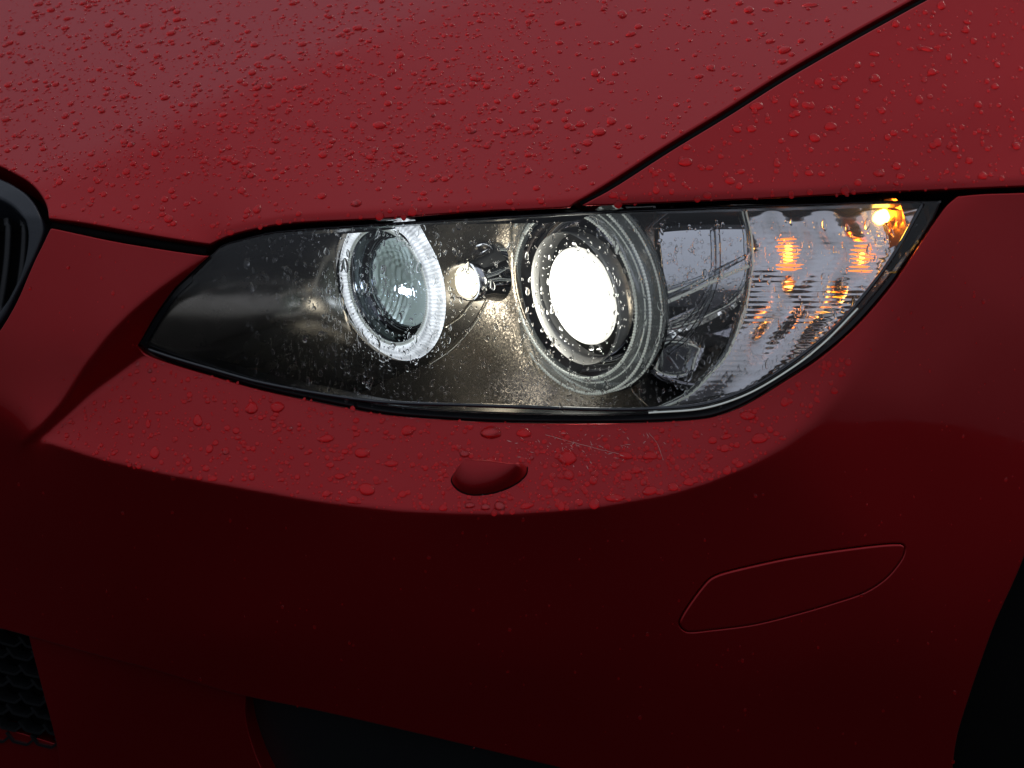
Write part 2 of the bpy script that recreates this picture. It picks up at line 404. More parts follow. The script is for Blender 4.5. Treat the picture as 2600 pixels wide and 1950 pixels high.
def lineside(x, y, pl):
    """y of the polyline at x (pl sorted in x)"""
    p = np.array(pl); return np.interp(x, p[:, 0], p[:, 1])
f_bump = rbf([(-100, 1150, 10, 0), (0, 1500, 15, -4), (600, 1450, 30, 1), (1300, 1450, 42, 3), (2000, 1450, 52, 4), (2450, 1300, 60, 6),
              (2480, 950, 61, 6), (2600, 600, 62, 11), (2250, 1150, 57, 4), (2350, 900, 58, 8), (1300, 1900, 42, -6), (600, 1800, 28, -10), (2100, 1900, 52, -4), (2900, 1500, 70, 0), (2900, 800, 66, 10)])
f_nose = rbf([(100, 700, 22, 25), (400, 720, 30, 27), (200, 1000, 20, 14), (-200, 800, 10, 20)])
f_ledge = rbf([(250, 1080, 36, 50), (600, 1120, 38, 52), (1000, 1200, 42, 52), (1400, 1200, 46, 52), (1800, 1120, 52, 47), (2000, 1040, 56, 42), (2150, 850, 60, 38), (2300, 650, 62, 37)])
f_cov = rbf([(450, 620, 36, 30), (450, 860, 34, 2), (800, 600, 38, 26), (800, 720, 38, 9), (800, 950, 38, -2), (1300, 580, 44, 26), (1300, 750, 44, 12), (1300, 1000, 44, 2), (1800, 560, 52, 28), (1800, 760, 52, 18), (1800, 980, 50, 5), (2200, 560, 60, 30), (2200, 720, 58, 20)])
f_hoodL = rbf([(0, 100, 22, 70), (700, 50, 25, 71), (1200, -200, 25, 71), (100, 380, 25, 68), (-300, 300, 18, 69)])
f_hoodR = rbf([(700, 320, 42, 61), (300, 460, 38, 56), (1200, 120, 40, 67), (1100, 400, 36, 64), (1500, 200, 30, 68), (1350, 420, 34, 65), (1900, 50, 30, 69), (1750, -200, 28, 70), (500, 550, 40, 55)])
f_fend = rbf([(1700, 430, 60, 47), (2100, 300, 60, 46), (2400, 150, 60, 45), (2550, 400, 66, 37), (2300, 450, 64, 40), (3000, 200, 66, 38)])
def lerp(a, b, t): return a*(1-t[..., None])+b*t[..., None]
def nf_body(X, Y):
    n = f_bump(X, Y)
    d = sd_poly(X, Y, NOSE); n = lerp(n, f_nose(X, Y), sstep(.5+d/90*np.where(Y > 900, .6, 1.6)))
    d = sd_poly(X, Y, DIAG); n = lerp(n, nvec(np.full_like(X, 64), np.full_like(X, -12)), sstep(.5+d/22))
    sw = 12+np.clip((X-1850)/400, 0, 1)*90+np.where((X < 420) & (Y < 1090), 16, 0)
    d = sd_poly(X, Y, LEDGE); n = lerp(n, f_ledge(X, Y), sstep(.5+d/sw))
    d = sd_poly(X, Y, OPENP[::3]); n = lerp(n, f_cov(X, Y), sstep(.5+d/24))
    # bonnet and wing above the lamp
    low = np.where(X < 533, np.interp(X, [-420, 134, 528], [540, 572, 640]), np.interp(X, [533, 571, 616, 752, 1114, 1410, 1490, 2082, 2600, 3020], [640, 603, 588, 566, 545, 530, 522, 498, 474, 455]))
    top = Y-low
    up = sstep(.5-top/14)
    hl = f_hoodL(X, Y); hr = f_hoodR(X, Y)
    cd = lineside(X, Y, CREASE)-Y
    hood = lerp(hr, hl, sstep(.5+cd/110))
    sy = lineside(X, Y, SEAM); isf = sstep(.5+(Y-sy)/10*np.where(X > 1440, 1, 0)-np.where(X > 1440, 0, 9))
    hood = lerp(hood, f_fend(X, Y), isf)
    # the sheet rolls down a little towards the lamp
    edge = sstep(1-(-top)/30)*(top < 0)
    hood = hood+edge[..., None]*.9*(nvec(np.full_like(X, 46), np.full_like(X, -15)))
    n = lerp(n, hood, up)
    return n
BODY = Field(XL-20, YT-20, XR+20, YB+20, 5, nf_body).finish(1300, 800, 2.0)

# ------------------------------------------------------------------ things
def empty(name, loc):
    o = bpy.data.objects.new(name, None); COL.objects.link(o); o.location = loc; return o
car = empty('car', (0, 0, 0))
car['label'] = 'red metallic car front corner with headlight lit, wet with rain'
car['category'] = 'car'
def rev(p): return [q for q in reversed(p)]

# ground
g = mk('ground', [(-600, -600, 0), (600, -600, 0), (600, 600, 0), (-600, 600, 0)], [(0, 1, 2, 3)], ASPH, None, smooth=False)
g['kind'] = 'structure'

# bonnet
hood_poly = spline([(XL, YT, 1), (2960, YT, 1)]+[(2880, -290)]+[(x-9, y-7) for x, y in rev(SEAM[:-1])][1:]+[(1447, 528, 1)]+rev(HOOD_LOW)[1:]
                   + [(533, 621, 1), (434, 606), (326, 587), (217, 567), (123, 555, 1), (117, 520), (98, 487), (72, 461), (36, 439), (0, 421), (-60, 400), (-200, 380), (XL, 375, 1)], 8)
hood = panel('hood', BODY, hood_poly, [], PAINT, car, 0, 5, .016, 9)
fend_poly = spline([(1478, 521, 1)]+[(x+7, y+5) for x, y in SEAM[1:]]+[(XR, YT+60, 1), (XR, 452, 1)]+rev(FEND_LOW)[1:], 8)
fender = panel('front_fender', BODY, fend_poly, [], PAINT, car, 0, 5, .016, 9)

q_ = spline(SEAM[:], 10, closed=False)
tube('seam_shade_strip', BODY.P(q_[:, 0]+1, q_[:, 1]+1, .0065), .0040, DARKBAY, car)  # dark tube added so the open gap looks shaded
q_ = spline([(124, 567), (217, 585), (326, 604), (434, 623), (520, 637)], 8, closed=False)
tube('seam_shade_strip', BODY.P(q_[:, 0], q_[:, 1], .0075), .0035, DARKBAY, car)  # same added dark strip, shading the gap above the nose
# bumper
GR_EDGE = [(127, 580), (108, 619), (90, 655), (72, 695), (51, 745), (29, 789), (0, 836), (-50, 900), (-140, 960), (-300, 990)]
ARCH = [(2700, 1150), (2640, 1310), (2595, 1431), (2572, 1485), (2527, 1585), (2491, 1684), (2459, 1779), (2432, 1869), (2420, 1950), (2408, 2080), (2400, YB)]
OPENo = spline([(533+2, 647, 1)]+[(x, y-40) for x, y in OPEN_TOP[2:-1]]+[(2399, 470, 1), (2401, 506)]+OPEN_BOT+[(352, 878, 1)]+OPEN_LEFT, 8)
bump_poly = spline([(134, 579, 1), (289, 612), (434, 636), (531, 650, 1)]+rev(OPEN_LEFT)+[(352, 879, 1)]+rev(OPEN_BOT)+[(2405, 520), (2432, 497, 1), (2500, 492), (2600, 489), (XR, 472, 1), (XR, 900, 1), (2800, 960)]
                   + ARCH[:-1]+[(2400, YB, 1), (1900, YB, 1), (1700, 2035), (1500, 1972), (1300, 1922), (1050, 1862), (800, 1805), (590, 1762), (400, 1706), (240, 1664), (95, 1624), (50, 1611, 1), (0, 1598), (-200, 1560), (XL, 1540, 1), (XL, 1010, 1)]+rev(GR_EDGE[:-1]), 8)
RP = [(1724, 1585), (1731, 1562), (1754, 1526), (1781, 1490), (1803, 1467), (1835, 1453), (1916, 1433), (2007, 1414), (2120, 1396), (2233, 1382), (2287, 1380), (2298, 1390), (2290, 1419), (2251, 1467), (2197, 1503), (2120, 1530), (2029, 1557), (1916, 1585), (1803, 1600), (1745, 1604)]
rp_hole = spline(RP, 7)
bumper = panel('bumper', BODY, bump_poly, [rp_hole], PAINT, car, 0, 5, .014, 8)
rpn = loop_n(rp_hole)
panel('reflector_cover', BODY, rp_hole-rpn*2.0, [], PAINT, bumper, -.0012, 5, .010, 8)['label'] = 'body coloured blank over side reflector recess'

# dark structure behind the seams
BACKP = spline([(XL, YT, 1), (XR, YT, 1), (XR, YB, 1), (XL, YB, 1)], 60)
def back_hole(): return np.array(spline([(x, y) for x, y in OPENP[::6]], 20))
panel('inner_structure', BODY, BACKP, [back_hole()], DARKBAY, car, .026, 2, .01, 40)

# lower left intake, vane and duct under the bumper edge
vane = panel('bumper_vane', BODY, spline([(54, 1600, 1), (100, 1608), (300, 1662), (620, 1748, 1), (616, 1830), (632, 1900), (655, 1960), (720, 2100), (760, YB, 1), (160, YB, 1), (139, 1935), (120, 1850), (90, 1740)], 9), [], PAINT, car, .006, 2, .02, 10)
panel('lower_lip', BODY, spline([(XL, 1800, 1), (-200, 1825), (0, 1872), (142, 1917, 1), (165, 2040), (200, YB, 1), (XL, YB, 1)], 9), [], PAINT, car, .012, 1.5, .02, 12)
duct = panel('air_duct', BODY, spline([(560, 1700, 1), (1000, 1810), (1500, 1930), (2050, YB-80), (2100, YB, 1), (700, YB, 1), (600, 1900)], 12), [], BLACK, car, .024, 4, .02, 12)
# honeycomb intake mesh
intake = panel('lower_intake', BODY, spline([(XL, 1530, 1), (70, 1600, 1), (150, 1930, 1), (XL, 1810, 1)], 14), [], DARKBAY, car, .0255, 3, .01, 20)
V = []; F = []
hexr = 36.0
def quadbar(p, q, wd, o0=.010, o1=.020):
    p = np.array(p, float); q = np.array(q, float); d = q-p; d /= np.hypot(*d); nn = np.array([-d[1], d[0]])*wd
    b = len(V); pts = [p+nn, q+nn, q-nn, p-nn]
    for o_ in (o0, o1):
        for a in pts: V.append(BODY.P(a[0], a[1], o_))
    F.extend([(b, b+1, b+2, b+3), (b, b+4, b+5, b+1), (b+3, b+2, b+6, b+7), (b+1, b+5, b+6, b+2)])
for i in range(-8, 5):
    for j in range(-2, 10):
        cx = i*hexr*1.75+(j % 2)*hexr*.87; cy = 1560+j*hexr*1.0+i*8
        ps = [(cx+hexr*math.cos(R(60*k))*1.0, cy+hexr*.62*math.sin(R(60*k))+.25*hexr*math.cos(R(60*k))) for k in range(6)]
        for k in (0, 1, 2):
            a = ps[k]; b_ = ps[(k+1) % 6]
            m_ = ((a[0]+b_[0])/2, (a[1]+b_[1])/2)
            if m_[0] < lineside(0, 0, [(0, 0)])+52+(m_[1]-1600)*.27 and 1590 < m_[1]+.25*(60-m_[0]) < 1935: quadbar(a, b_, 3.0)
if F: mk('honeycomb_mesh', V, F, BLACK, intake, smooth=False)

# kidney grille
GO = [(-60, 424), (0, 446), (36, 464), (68, 488), (92, 520), (104, 556), (106, 590), (92, 632), (70, 680), (40, 740), (0, 812), (-60, 880), (-160, 930), (-330, 950), (-390, 880), (-400, 600), (-340, 440), (-200, 408)]
GI = [(-60, 480), (0, 502), (34, 524), (58, 556), (66, 600), (58, 660), (36, 720), (6, 772), (-40, 820), (-140, 870), (-300, 890), (-345, 840), (-350, 600), (-300, 480), (-180, 462)]
grille = panel('kidney_grille', BODY, spline(GO, 9), [spline(GI, 9)], SATIN, car, .002, 9, .03, 9)
for k in range(9):
    x = 40-k*42
    ys = np.linspace(520, 790, 14)
    xx = x+(ys-520)*-.12+8*np.sin((ys-520)/270*3.1)
    tube('slat', BODY.P(xx, ys, .018), .0032, BLACK, grille)

# headlight washer cap on the ledge
WC = [(1146, 1222), (1156, 1200), (1175, 1184), (1199, 1176), (1249, 1178), (1299, 1187), (1328, 1193), (1340, 1186, 1), (1336, 1205), (1319, 1223), (1289, 1240), (1249, 1253), (1199, 1257), (1165, 1246)]
wcp = spline(WC, 4)
def washer():
    cx, cy = wcp.mean(0); V = []; F = []; n = len(wcp)
    rows = [0, .10, .22, .38, .56, .74, .9, 1.0]
    for i in range(n):
        x, y = wcp[i]; tx, ty = 1245, 1186
        for k, s in enumerate(rows):
            # from the outline inwards to a ridge that runs along the upper edge
            rx = x*(1-s)+(cx+(x-cx)*.62)*s; ry = y*(1-s)+(1192+(x-1240)*.06)*s
            h = .013*math.sin(s*math.pi/2)**.75
            V.append(BODY.P(rx, ry, -h+.0006)-0*cV)
    m_ = len(rows)
    for i in range(n):
        j = (i+1) % n
        for k in range(m_-1): F.append((i*m_+k, i*m_+k+1, j*m_+k+1, j*m_+k))
    F.append(tuple(i*m_+m_-1 for i in range(n)))
    return mk('washer_cap', V, F, PAINT, bumper)
washer()
tube('washer_cap_gap', BODY.P(*np.concatenate([wcp, wcp[:1]]).T, -.0001), .0005, DARKBAY, bumper, 5)
GLARE = mat('pale_glare_mark', (.55, .42, .38), .5)  # pale marks stand in for lamp glare along with scuffs
for pts in ([(1385, 1104), (1450, 1122), (1510, 1138), (1572, 1153)], [(1648, 1100), (1668, 1125), (1684, 1168)]):
    q_ = spline(pts, 6, closed=False); tube('glare_scuff', BODY.P(q_[:, 0], q_[:, 1]+rng.normal(0, .5, len(q_)), -.00002), .00014, GLARE, bumper, 4)

V = []; F = []          # pale flecks painted in for lamp glare on the scuffed ledge
for _ in range(90):
    x0 = random.gauss(1480, 110); y0 = random.gauss(1128, 22)
    if not 1088 < y0 < 1190: continue
    a = random.gauss(.5, .5); L_ = random.uniform(1, 9); wd = random.uniform(.3, .9)
    b_ = len(V); dx_, dy_ = math.cos(a)*L_, math.sin(a)*L_; nx_, ny_ = -math.sin(a)*wd, math.cos(a)*wd
    for px, py in ((x0-dx_, y0-dy_), (x0+nx_, y0+ny_), (x0+dx_, y0+dy_), (x0-nx_, y0-ny_)): V.append(BODY.P(px, py, -.00006))
    F.append((b_, b_+1, b_+2, b_+3))
o_ = mk('glare_scuff_flecks', V, F, GLARE, bumper, smooth=False); o_['kind'] = 'stuff'
# wheel and arch at the right edge
def wheel():
    c = BODY.P(2860, 2000, .20)+np.array([-.02, .16, -.12])
    prof = [(.20, .11), (.30, .115), (.325, .105), (.335, .06), (.337, 0), (.335, -.06), (.325, -.105), (.30, -.115), (.20, -.11)]
    return lathe('tyre', c, prof, RUBBER, car, 80, axis=(1, 0, 0))
wheel()
arch_l = spline([(2660, 1120, 1), (XR, 900, 1), (XR, YB, 1), (2360, YB, 1), (2380, 1950), (2450, 1700), (2550, 1430)], 20)
panel('wheel_arch_liner', BODY, arch_l, [], DARKBAY, car, .024, 3, .02, 24)

# ------------------------------------------------------------------ HEADLIGHT
MMP = lambda t: K*t
C1, R1 = (988, 726), 198
C2, R2 = (1488, 740), 264
def in_ell(X, Y, C, R_, soft=14):
    """front-facing circle of radius R_ (px) at C seen from the camera: signed px distance"""
    A = math.sqrt(1-(rV@np.array([0, -1, 0]))**2); fr, fu = -rV[1], -uV[1]
    # circle basis: X axis and Z axis of the car projected
    ax = np.array([rV[0], -uV[0]]); az = np.array([rV[2], -uV[2]])
    M_ = np.linalg.inv(np.array([[ax[0], az[0]], [ax[1], az[1]]]))
    dx = X-C[0]; dy = Y-C[1]
    a = M_[0, 0]*dx+M_[0, 1]*dy; b = M_[1, 0]*dx+M_[1, 1]*dy
    return R_-np.hypot(a, b)
def ell(C, R_, n=90):
    ax = np.array([rV[0], -uV[0]]); az = np.array([rV[2], -uV[2]])
    a = np.linspace(0, 2*math.pi, n, endpoint=False)
    return np.array(C)+R_*(np.cos(a)[:, None]*ax+np.sin(a)[:, None]*az)
MIDL = [(1090, 925), (1150, 882), (1200, 825), (1235, 765), (1255, 700), (1262, 600), (1265, 540)]
f_in = rbf([(420, 850, 62, 10), (600, 640, 66, 42), (600, 760, 66, 22), (760, 640, 72, 40), (760, 780, 72, 14), (700, 900, 66, -12), (560, 880, 60, -10), (900, 960, 60, -6),
            (1200, 600, 74, 34), (1180, 850, 76, 4), (1240, 900, 82, 6), (1300, 980, 74, 14), (1500, 1020, 50, 30), (1750, 640, 62, 36), (1750, 560, 62, 46), (1740, 700, 62, 28), (1760, 790, 66, -10), (1740, 850, 66, -8), (1760, 920, 62, 34), (1700, 980, 60, 10), (2000, 700, 62, 10), (2200, 600, 62, 10)])
def nf_in(X, Y):
    n = f_in(X, Y)
    ths = np.interp(Y, [500, 560, 600, 700, 745, 800, 850, 885, 940, 1000], [38, 34, 30, 25, 8, -4, -5, 20, 26, 10])
    n = lerp(n, nvec(51+(X-1660)*.02, ths), sstep((X-1620)/60+.5))
    ys = 850-(X-420)*.275
    lf = nvec(np.full_like(X, 56.), 12-50*np.tanh((Y-ys)/(26+(X-400)*.11)))
    n = lerp(n, lf, sstep((930-X)/110+.5))
    n = lerp(n, nvec(np.zeros_like(X), np.zeros_like(X)), sstep(.5+in_ell(X, Y, C1, R1)/16))
    n = lerp(n, nvec(np.zeros_like(X), np.zeros_like(X)), sstep(.5+in_ell(X, Y, C2, R2)/16))
    return n
IN = Field(300, 470, 2480, 1130, 4, nf_in)
def settle(fld, ax, ay, gap, mn=.008, soft=.012):
    fld.finish(ax, ay, float(BODY.bil(BODY.T, ax, ay))+gap)
    tb = BODY.bil(BODY.T, fld.X, fld.Y)
    g = fld.T-tb-mn
    g = soft*np.log1p(np.exp(np.clip(g/soft, -60, 60)))
    fld.finish(T=tb+mn+g)
    return fld
settle(IN, 988, 726, .052)
hl = empty('headlight', (0, 0, 0)); hl.parent = car
INN = OPENP
# housing: black tub behind everything
tubV = []; tubF = []
ring_ = np.array(OPENP[::2]); n_ = len(ring_); cxy = ring_.mean(0)
deps = [(.006, 1.0), (.05, 1.0), (.11, .99), (.17, .93)]
for o_, s_ in deps:
    q = cxy+(ring_-cxy)*s_
    tt = BODY.bil(BODY.T, ring_[:, 0], ring_[:, 1])
    P_ = CAM+ray(q[:, 0], q[:, 1])*(tt+o_)[:, None]
    tubV += list(P_)
for k in range(len(deps)-1):
    for i in range(n_): tubF.append((k*n_+i, k*n_+(i+1) % n_, (k+1)*n_+(i+1) % n_, (k+1)*n_+i))
tubV.append(np.mean(tubV[-n_:], axis=0)); cc_ = len(tubV)-1; k = len(deps)-1
for i in range(n_): tubF.append((k*n_+i, k*n_+(i+1) % n_, cc_))
mk('housing', tubV, tubF, BLACK, hl)
# rubber seal round the lower edge
on = loop_n(OPENP)
sealo = OPENP-on*1.5; seali = OPENP-on*np.where(OPENP[:, 1] > 700, 20, 9)[:, None]
panel('seal', BODY, sealo, [seali], SEAL, hl, .0045, 4, .012, 6)
# clear cover
cover_poly = OPENP-on*np.where(OPENP[:, 1] > 700, 15, 5)[:, None]
cover = panel('clear_cover', BODY, cover_poly, [], COVERM, hl, .003, 5, .006, 9)
# moulded lip of the cover along the lower edge
lo = spline([(360+14, 892), (436, 912), (526, 938), (662, 975), (842, 1008), (978, 1024), (1200, 1032), (1500, 1042), (1647, 1041), (1788, 1029), (1905, 988), (2023, 915), (2140, 815), (2258, 668), (2346, 515)], 8, closed=False)
LIP = mat('cover_edge_lip', (.012, .015, .02), .05, 0, 1, .02)
tube('cover_lip', BODY.P(lo[:, 0], lo[:, 1], .003), .0016, LIP, hl)
lo2 = spline([(1647, 1047), (1788, 1035), (1905, 996), (2023, 925), (2100, 862), (2180, 780)], 8, closed=False)
tube('cover_lip', BODY.P(lo2[:, 0], lo2[:, 1]+3, .002), .0007, TOOTH, hl)

# bezel
e1_ = ell(C1, R1-4); e2_ = ell(C2, R2-6)
bez_poly = spline([(533, 640, 1), (616, 596), (865, 565), (1114, 550), (1268, 540, 1)]+rev(MIDL)[1:-1]+[(1090, 925, 1), (985, 965), (880, 1003), (700, 1010), (620, 985), (436, 930), (360, 885, 1), (430, 760)], 7)
bez_poly2 = OPENP-on*4
def ring_cut(poly, C, R_):  # push outline points out of the ring ellipse
    return poly
panel('bezel', IN, bez_poly, [e1_], BEZEL, hl, 0, 3, .006, 7)
mid_poly = spline([(1268, 536, 1), (1330, 536), (1660, 522, 1), (1668, 700), (1672, 860), (1640, 940), (1600, 985), (1660, 1045, 1), (1500, 1056), (1200, 1050), (880, 1022, 1), (985, 966), (1090, 925, 1)]+MIDL[1:-1], 7)
METAL = mat('satin_metal_edge', (.5, .47, .4), .25, 1)
tube('shell_edge', IN.P(*spline(MIDL[:-2], 8, closed=False).T, -.0012), .0009, METAL, hl)
tube('shell_edge', IN.P(*(spline([(1128, 830), (1165, 805), (1200, 762), (1222, 735)], 8, closed=False)).T, -.0012), .0008, METAL, hl)
panel('middle_shell', IN, mid_poly, [e2_], WARM, hl, 0.0015, 3, .006, 6)
side_poly = spline([(1664, 515, 1), (1780, 512), (1890, 520, 1), (1902, 640), (1884, 780), (1845, 880), (1790, 952), (1740, 1000), (1660, 1046, 1), (1620, 1000), (1650, 930), (1680, 850), (1684, 700)], 7)
panel('side_reflector', IN, side_poly, [], CHROME, hl, .001, 3, .006, 6)

# --- turn signal reflector with horizontal flutes and stepped columns
def nf_turn(X, Y):
    # coordinate across the curved columns
    yc = np.array([480, 640, 780, 880, 950, 1000, 1050]); xc = np.array([1885, 1900, 1880, 1840, 1790, 1740, 1640])
    q = X-np.interp(Y, yc, xc)
    wob = q+14*np.sin(Y/61.)+8*np.sin(Y/23.+1)
    s = (wob/128.0) % 1.0
    tri = np.abs(s*2-1)*2-1
    ph = 56+16*tri+8*np.sin(Y/47.+q/90.)
    th = 25+40*np.sin(wob/128.0*2*np.pi+1.1+.5*np.sin(Y/70.))+np.clip((Y-600)/120, -1, .6)*9
    fl = (Y/13.0) % 1.0
    flt = (np.abs(fl*2-1)*2-1)
    amp = (13+6*np.sin(X/31.+Y/50.))*np.clip((Y-560)/60, .15, 1)
    sm = np.clip(1.6-np.minimum(np.hypot(X-2000, Y-645), np.hypot(X-2185, Y-657))/62, 0, 1); sm = sm*sm*(3-2*sm)
    return nvec(ph*(1-sm)+52*sm, (th+flt*amp)*(1-sm)+(21+flt*7)*sm)
TS = Field(1600, 470, 2440, 1090, 2.5, nf_turn)
settle(TS, 2040, 740, .030, .007, .01)
turn_poly = spline([(1893, 522, 1), (1906, 640), (1888, 780), (1850, 880), (1795, 952), (1745, 1002), (1650, 1042, 1), (1788, 1028), (1905, 984), (2023, 912), (2140, 812), (2258, 665), (2340, 515, 1), (2240, 510)], 6)
panel('turn_signal_reflector', TS, turn_poly, [], TURNM, hl, 0, 2, .004, 3.2)
# clear rims of the inner lens
def fpath(fld, pts, off, step=8):
    q = spline(pts, step, closed=False); return fld.P(q[:, 0], q[:, 1], off)
rim1 = [(1880, 530), (1893, 600), (1898, 680), (1882, 790), (1842, 890), (1790, 955), (1735, 1005), (1650, 1043)]
tube('inner_lens_rim', fpath(TS, rim1, -.004), .0017, CLEAR, hl)
tube('inner_lens_rim', fpath(TS, [(x+9, y) for x, y in rim1], -.003), .0009, TOOTH, hl)
rim2 = [(1815, 575), (1818, 640), (1815, 700), (1790, 770), (1745, 840), (1690, 890)]
tube('inner_lens_rim', fpath(IN, rim2, -.006), .0020, CLEAR, hl)
tube('inner_lens_rib', fpath(IN, [(1672, 752), (1780, 708), (1885, 655)], -.012), .0018, CLEAR, hl)
tube('inner_lens_rib', fpath(IN, [(1672, 762), (1780, 722), (1890, 680)], -.012), .0013, TOOTH, hl)
tube('inner_lens_rib', fpath(IN, [(1605, 618), (1660, 570), (1705, 535)], -.010), .0014, CLEAR, hl)

# --- halo ring 1 with its projector
def c3(fld, C, off=0): return fld.P(C[0], C[1], 0)+np.array([0, -1, 0])*off
P1 = c3(IN, C1); k1 = float(np.linalg.norm(cV@(CAM-P1)))*K
P2 = c3(IN, C2); k2 = float(np.linalg.norm(cV@(CAM-P2)))*K
def tab(a):
    a = (a+math.pi) % (2*math.pi)-math.pi
    return 1+.055*float(sstep(1-abs(abs(a)-.42)/.36))
def ringmat():
    t, b = nodes(RINGM)
    c = t.nodes.new('ShaderNodeTexCoord'); s = t.nodes.new('ShaderNodeSeparateXYZ')
    a = t.nodes.new('ShaderNodeMath'); a.operation = 'ARCTAN2'
    mul = t.nodes.new('ShaderNodeMath'); mul.operation = 'MULTIPLY'; mul.inputs[1].default_value = 110
    sn = t.nodes.new('ShaderNodeMath'); sn.operation = 'SINE'
    nz = t.nodes.new('ShaderNodeTexNoise'); nz.inputs['Scale'].default_value = 60; nz.inputs['Detail'].default_value = 4
    mr = t.nodes.new('ShaderNodeMapRange'); mr.inputs['From Min'].default_value = -1; mr.inputs['To Min'].default_value = .50; mr.inputs['To Max'].default_value = .95
    m2 = t.nodes.new('ShaderNodeMath'); m2.operation = 'MULTIPLY'
    m3 = t.nodes.new('ShaderNodeMapRange'); m3.inputs['From Min'].default_value = .3; m3.inputs['From Max'].default_value = .7; m3.inputs['To Min'].default_value = .6; m3.inputs['To Max'].default_value = 1.5
    t.links.new(c.outputs['Object'], s.inputs[0]); t.links.new(s.outputs['X'], a.inputs[0]); t.links.new(s.outputs['Z'], a.inputs[1])
    t.links.new(a.outputs[0], mul.inputs[0]); t.links.new(mul.outputs[0], sn.inputs[0]); t.links.new(sn.outputs[0], mr.inputs['Value'])
    t.links.new(c.outputs['Object'], nz.inputs['Vector']); t.links.new(nz.outputs[0], m3.inputs['Value'])
    vm = t.nodes.new('ShaderNodeVectorMath'); vm.operation = 'MULTIPLY'; vm.inputs[1].default_value = (1, 0, 1); vl = t.nodes.new('ShaderNodeVectorMath'); vl.operation = 'LENGTH'
    mm = t.nodes.new('ShaderNodeMath'); mm.operation = 'MULTIPLY'; mm.inputs[1].default_value = 6.283/.0052
    s2 = t.nodes.new('ShaderNodeMath'); s2.operation = 'SINE'; m4 = t.nodes.new('ShaderNodeMapRange'); m4.inputs['From Min'].default_value = -1
    m4.inputs['To Min'].default_value = .72; m4.inputs['To Max'].default_value = 1.15; m5 = t.nodes.new('ShaderNodeMath'); m5.operation = 'MULTIPLY'
    t.links.new(c.outputs['Object'], vm.inputs[0]); t.links.new(vm.outputs[0], vl.inputs[0]); t.links.new(vl.outputs['Value'], mm.inputs[0]); t.links.new(mm.outputs[0], s2.inputs[0])
    t.links.new(s2.outputs[0], m4.inputs['Value']); t.links.new(m4.outputs[0], m5.inputs[0]); t.links.new(m3.outputs[0], m5.inputs[1])
    t.links.new(mr.outputs[0], m2.inputs[0]); t.links.new(m5.outputs[0], m2.inputs[1]); t.links.new(m2.outputs[0], b.inputs['Emission Strength'])
ringmat()
def at_origin(o, P):
    """object origin at P so that its pattern runs round its own axis"""
    me = o.data; v = np.empty(len(me.vertices)*3); me.vertices.foreach_get('co', v); v = v.reshape(-1, 3)-P
    me.vertices.foreach_set('co', v.ravel()); me.update(); o.location = tuple(P); return o
ri, ro = 152*k1, 198*k1
h = lathe('halo_ring', P1*0, [(ri, -.004), (ri+.001, .002), (ri+.004, .0045), (ri+.0075, .004), (ri+.0085, .0015), (ro-.003, .0005), (ro, -.004)], RINGM, hl, 360, rfun=tab, teeth=1, tamp=.00015)
h.location = tuple(P1); h['label'] = 'brightly lit frosted halo ring'
torus('halo_ring_edge', P1, ri-.0004, .0012, TOOTH, hl, 720, 150, .35, z=.002)
bowl = lathe('lens_bowl', P1, [(ri, .001), (ri-.003, -.004), (145*k1, -.010), (130*k1, -.013), (118*k1, -.012), (116*k1, -.020)], DCHROME, hl, 96)
rl = 117*k1
V = []; F = []
def dome(name, c, r0, h0, m, parent, rings=10, seg=72, z0=0):
    prof = [(r0*math.cos(a), z0+h0*math.sin(a)) for a in np.linspace(0, math.pi/2*.985, rings)]
    prof.append((.00001, z0+h0)); return lathe(name, c, prof, m, parent, seg)
PL = P1+np.array([0, .012, 0])
# ribbed reflector behind the lens
def ribbed():
    V = []; F = []; nr, ns = 14, 220
    for i in range(nr+1):
        rr = rl*.99*i/nr
        for j in range(ns):
            a = 2*math.pi*j/ns; x = rr*math.cos(a); z = rr*math.sin(a)
            s = ((x/.0042) % 1.0); d = -.003-.012*(1-(rr/rl)**2)+(.0016*abs(s*2-1) if x < -.001 else .0004*abs(((x/.011) % 1)*2-1))
            V.append(PL+np.array([x, -d, z]))
    for i in range(nr):
        for j in range(ns): k2 = (j+1) % ns; F.append((i*ns+j, i*ns+k2, (i+1)*ns+k2, (i+1)*ns+j))
    return mk('ribbed_reflector', V, F, OLIVE, hl, smooth=False)
ribbed()
LENSG = thin_glass('lens_glass', (.86, .93, .86), 1.5, .01, .02)
dome('projector_lens', PL, rl, .012, LENSG, hl)['label'] = 'unlit clear projector lens'
torus('lens_rim', P1+np.array([0, .013, 0]), rl+.001, .0016, DCHROME, hl, 96)
for dx, hh in ((.006, .011), (.0125, .015)):  # glowing discs added for reflected spots and to brighten the bowl
    c = PL+np.array([dx, -.002, -.004]); V = []; F = []
    lathe('added_lens_glow', c, [(.0001, .0), (.0022, 0), (.0028, .002), (.0022, .004), (.0001, .004)], BLUE, hl, 20).scale = (1, 1, 1)
    o = bpy.data.objects[-1] if False else None
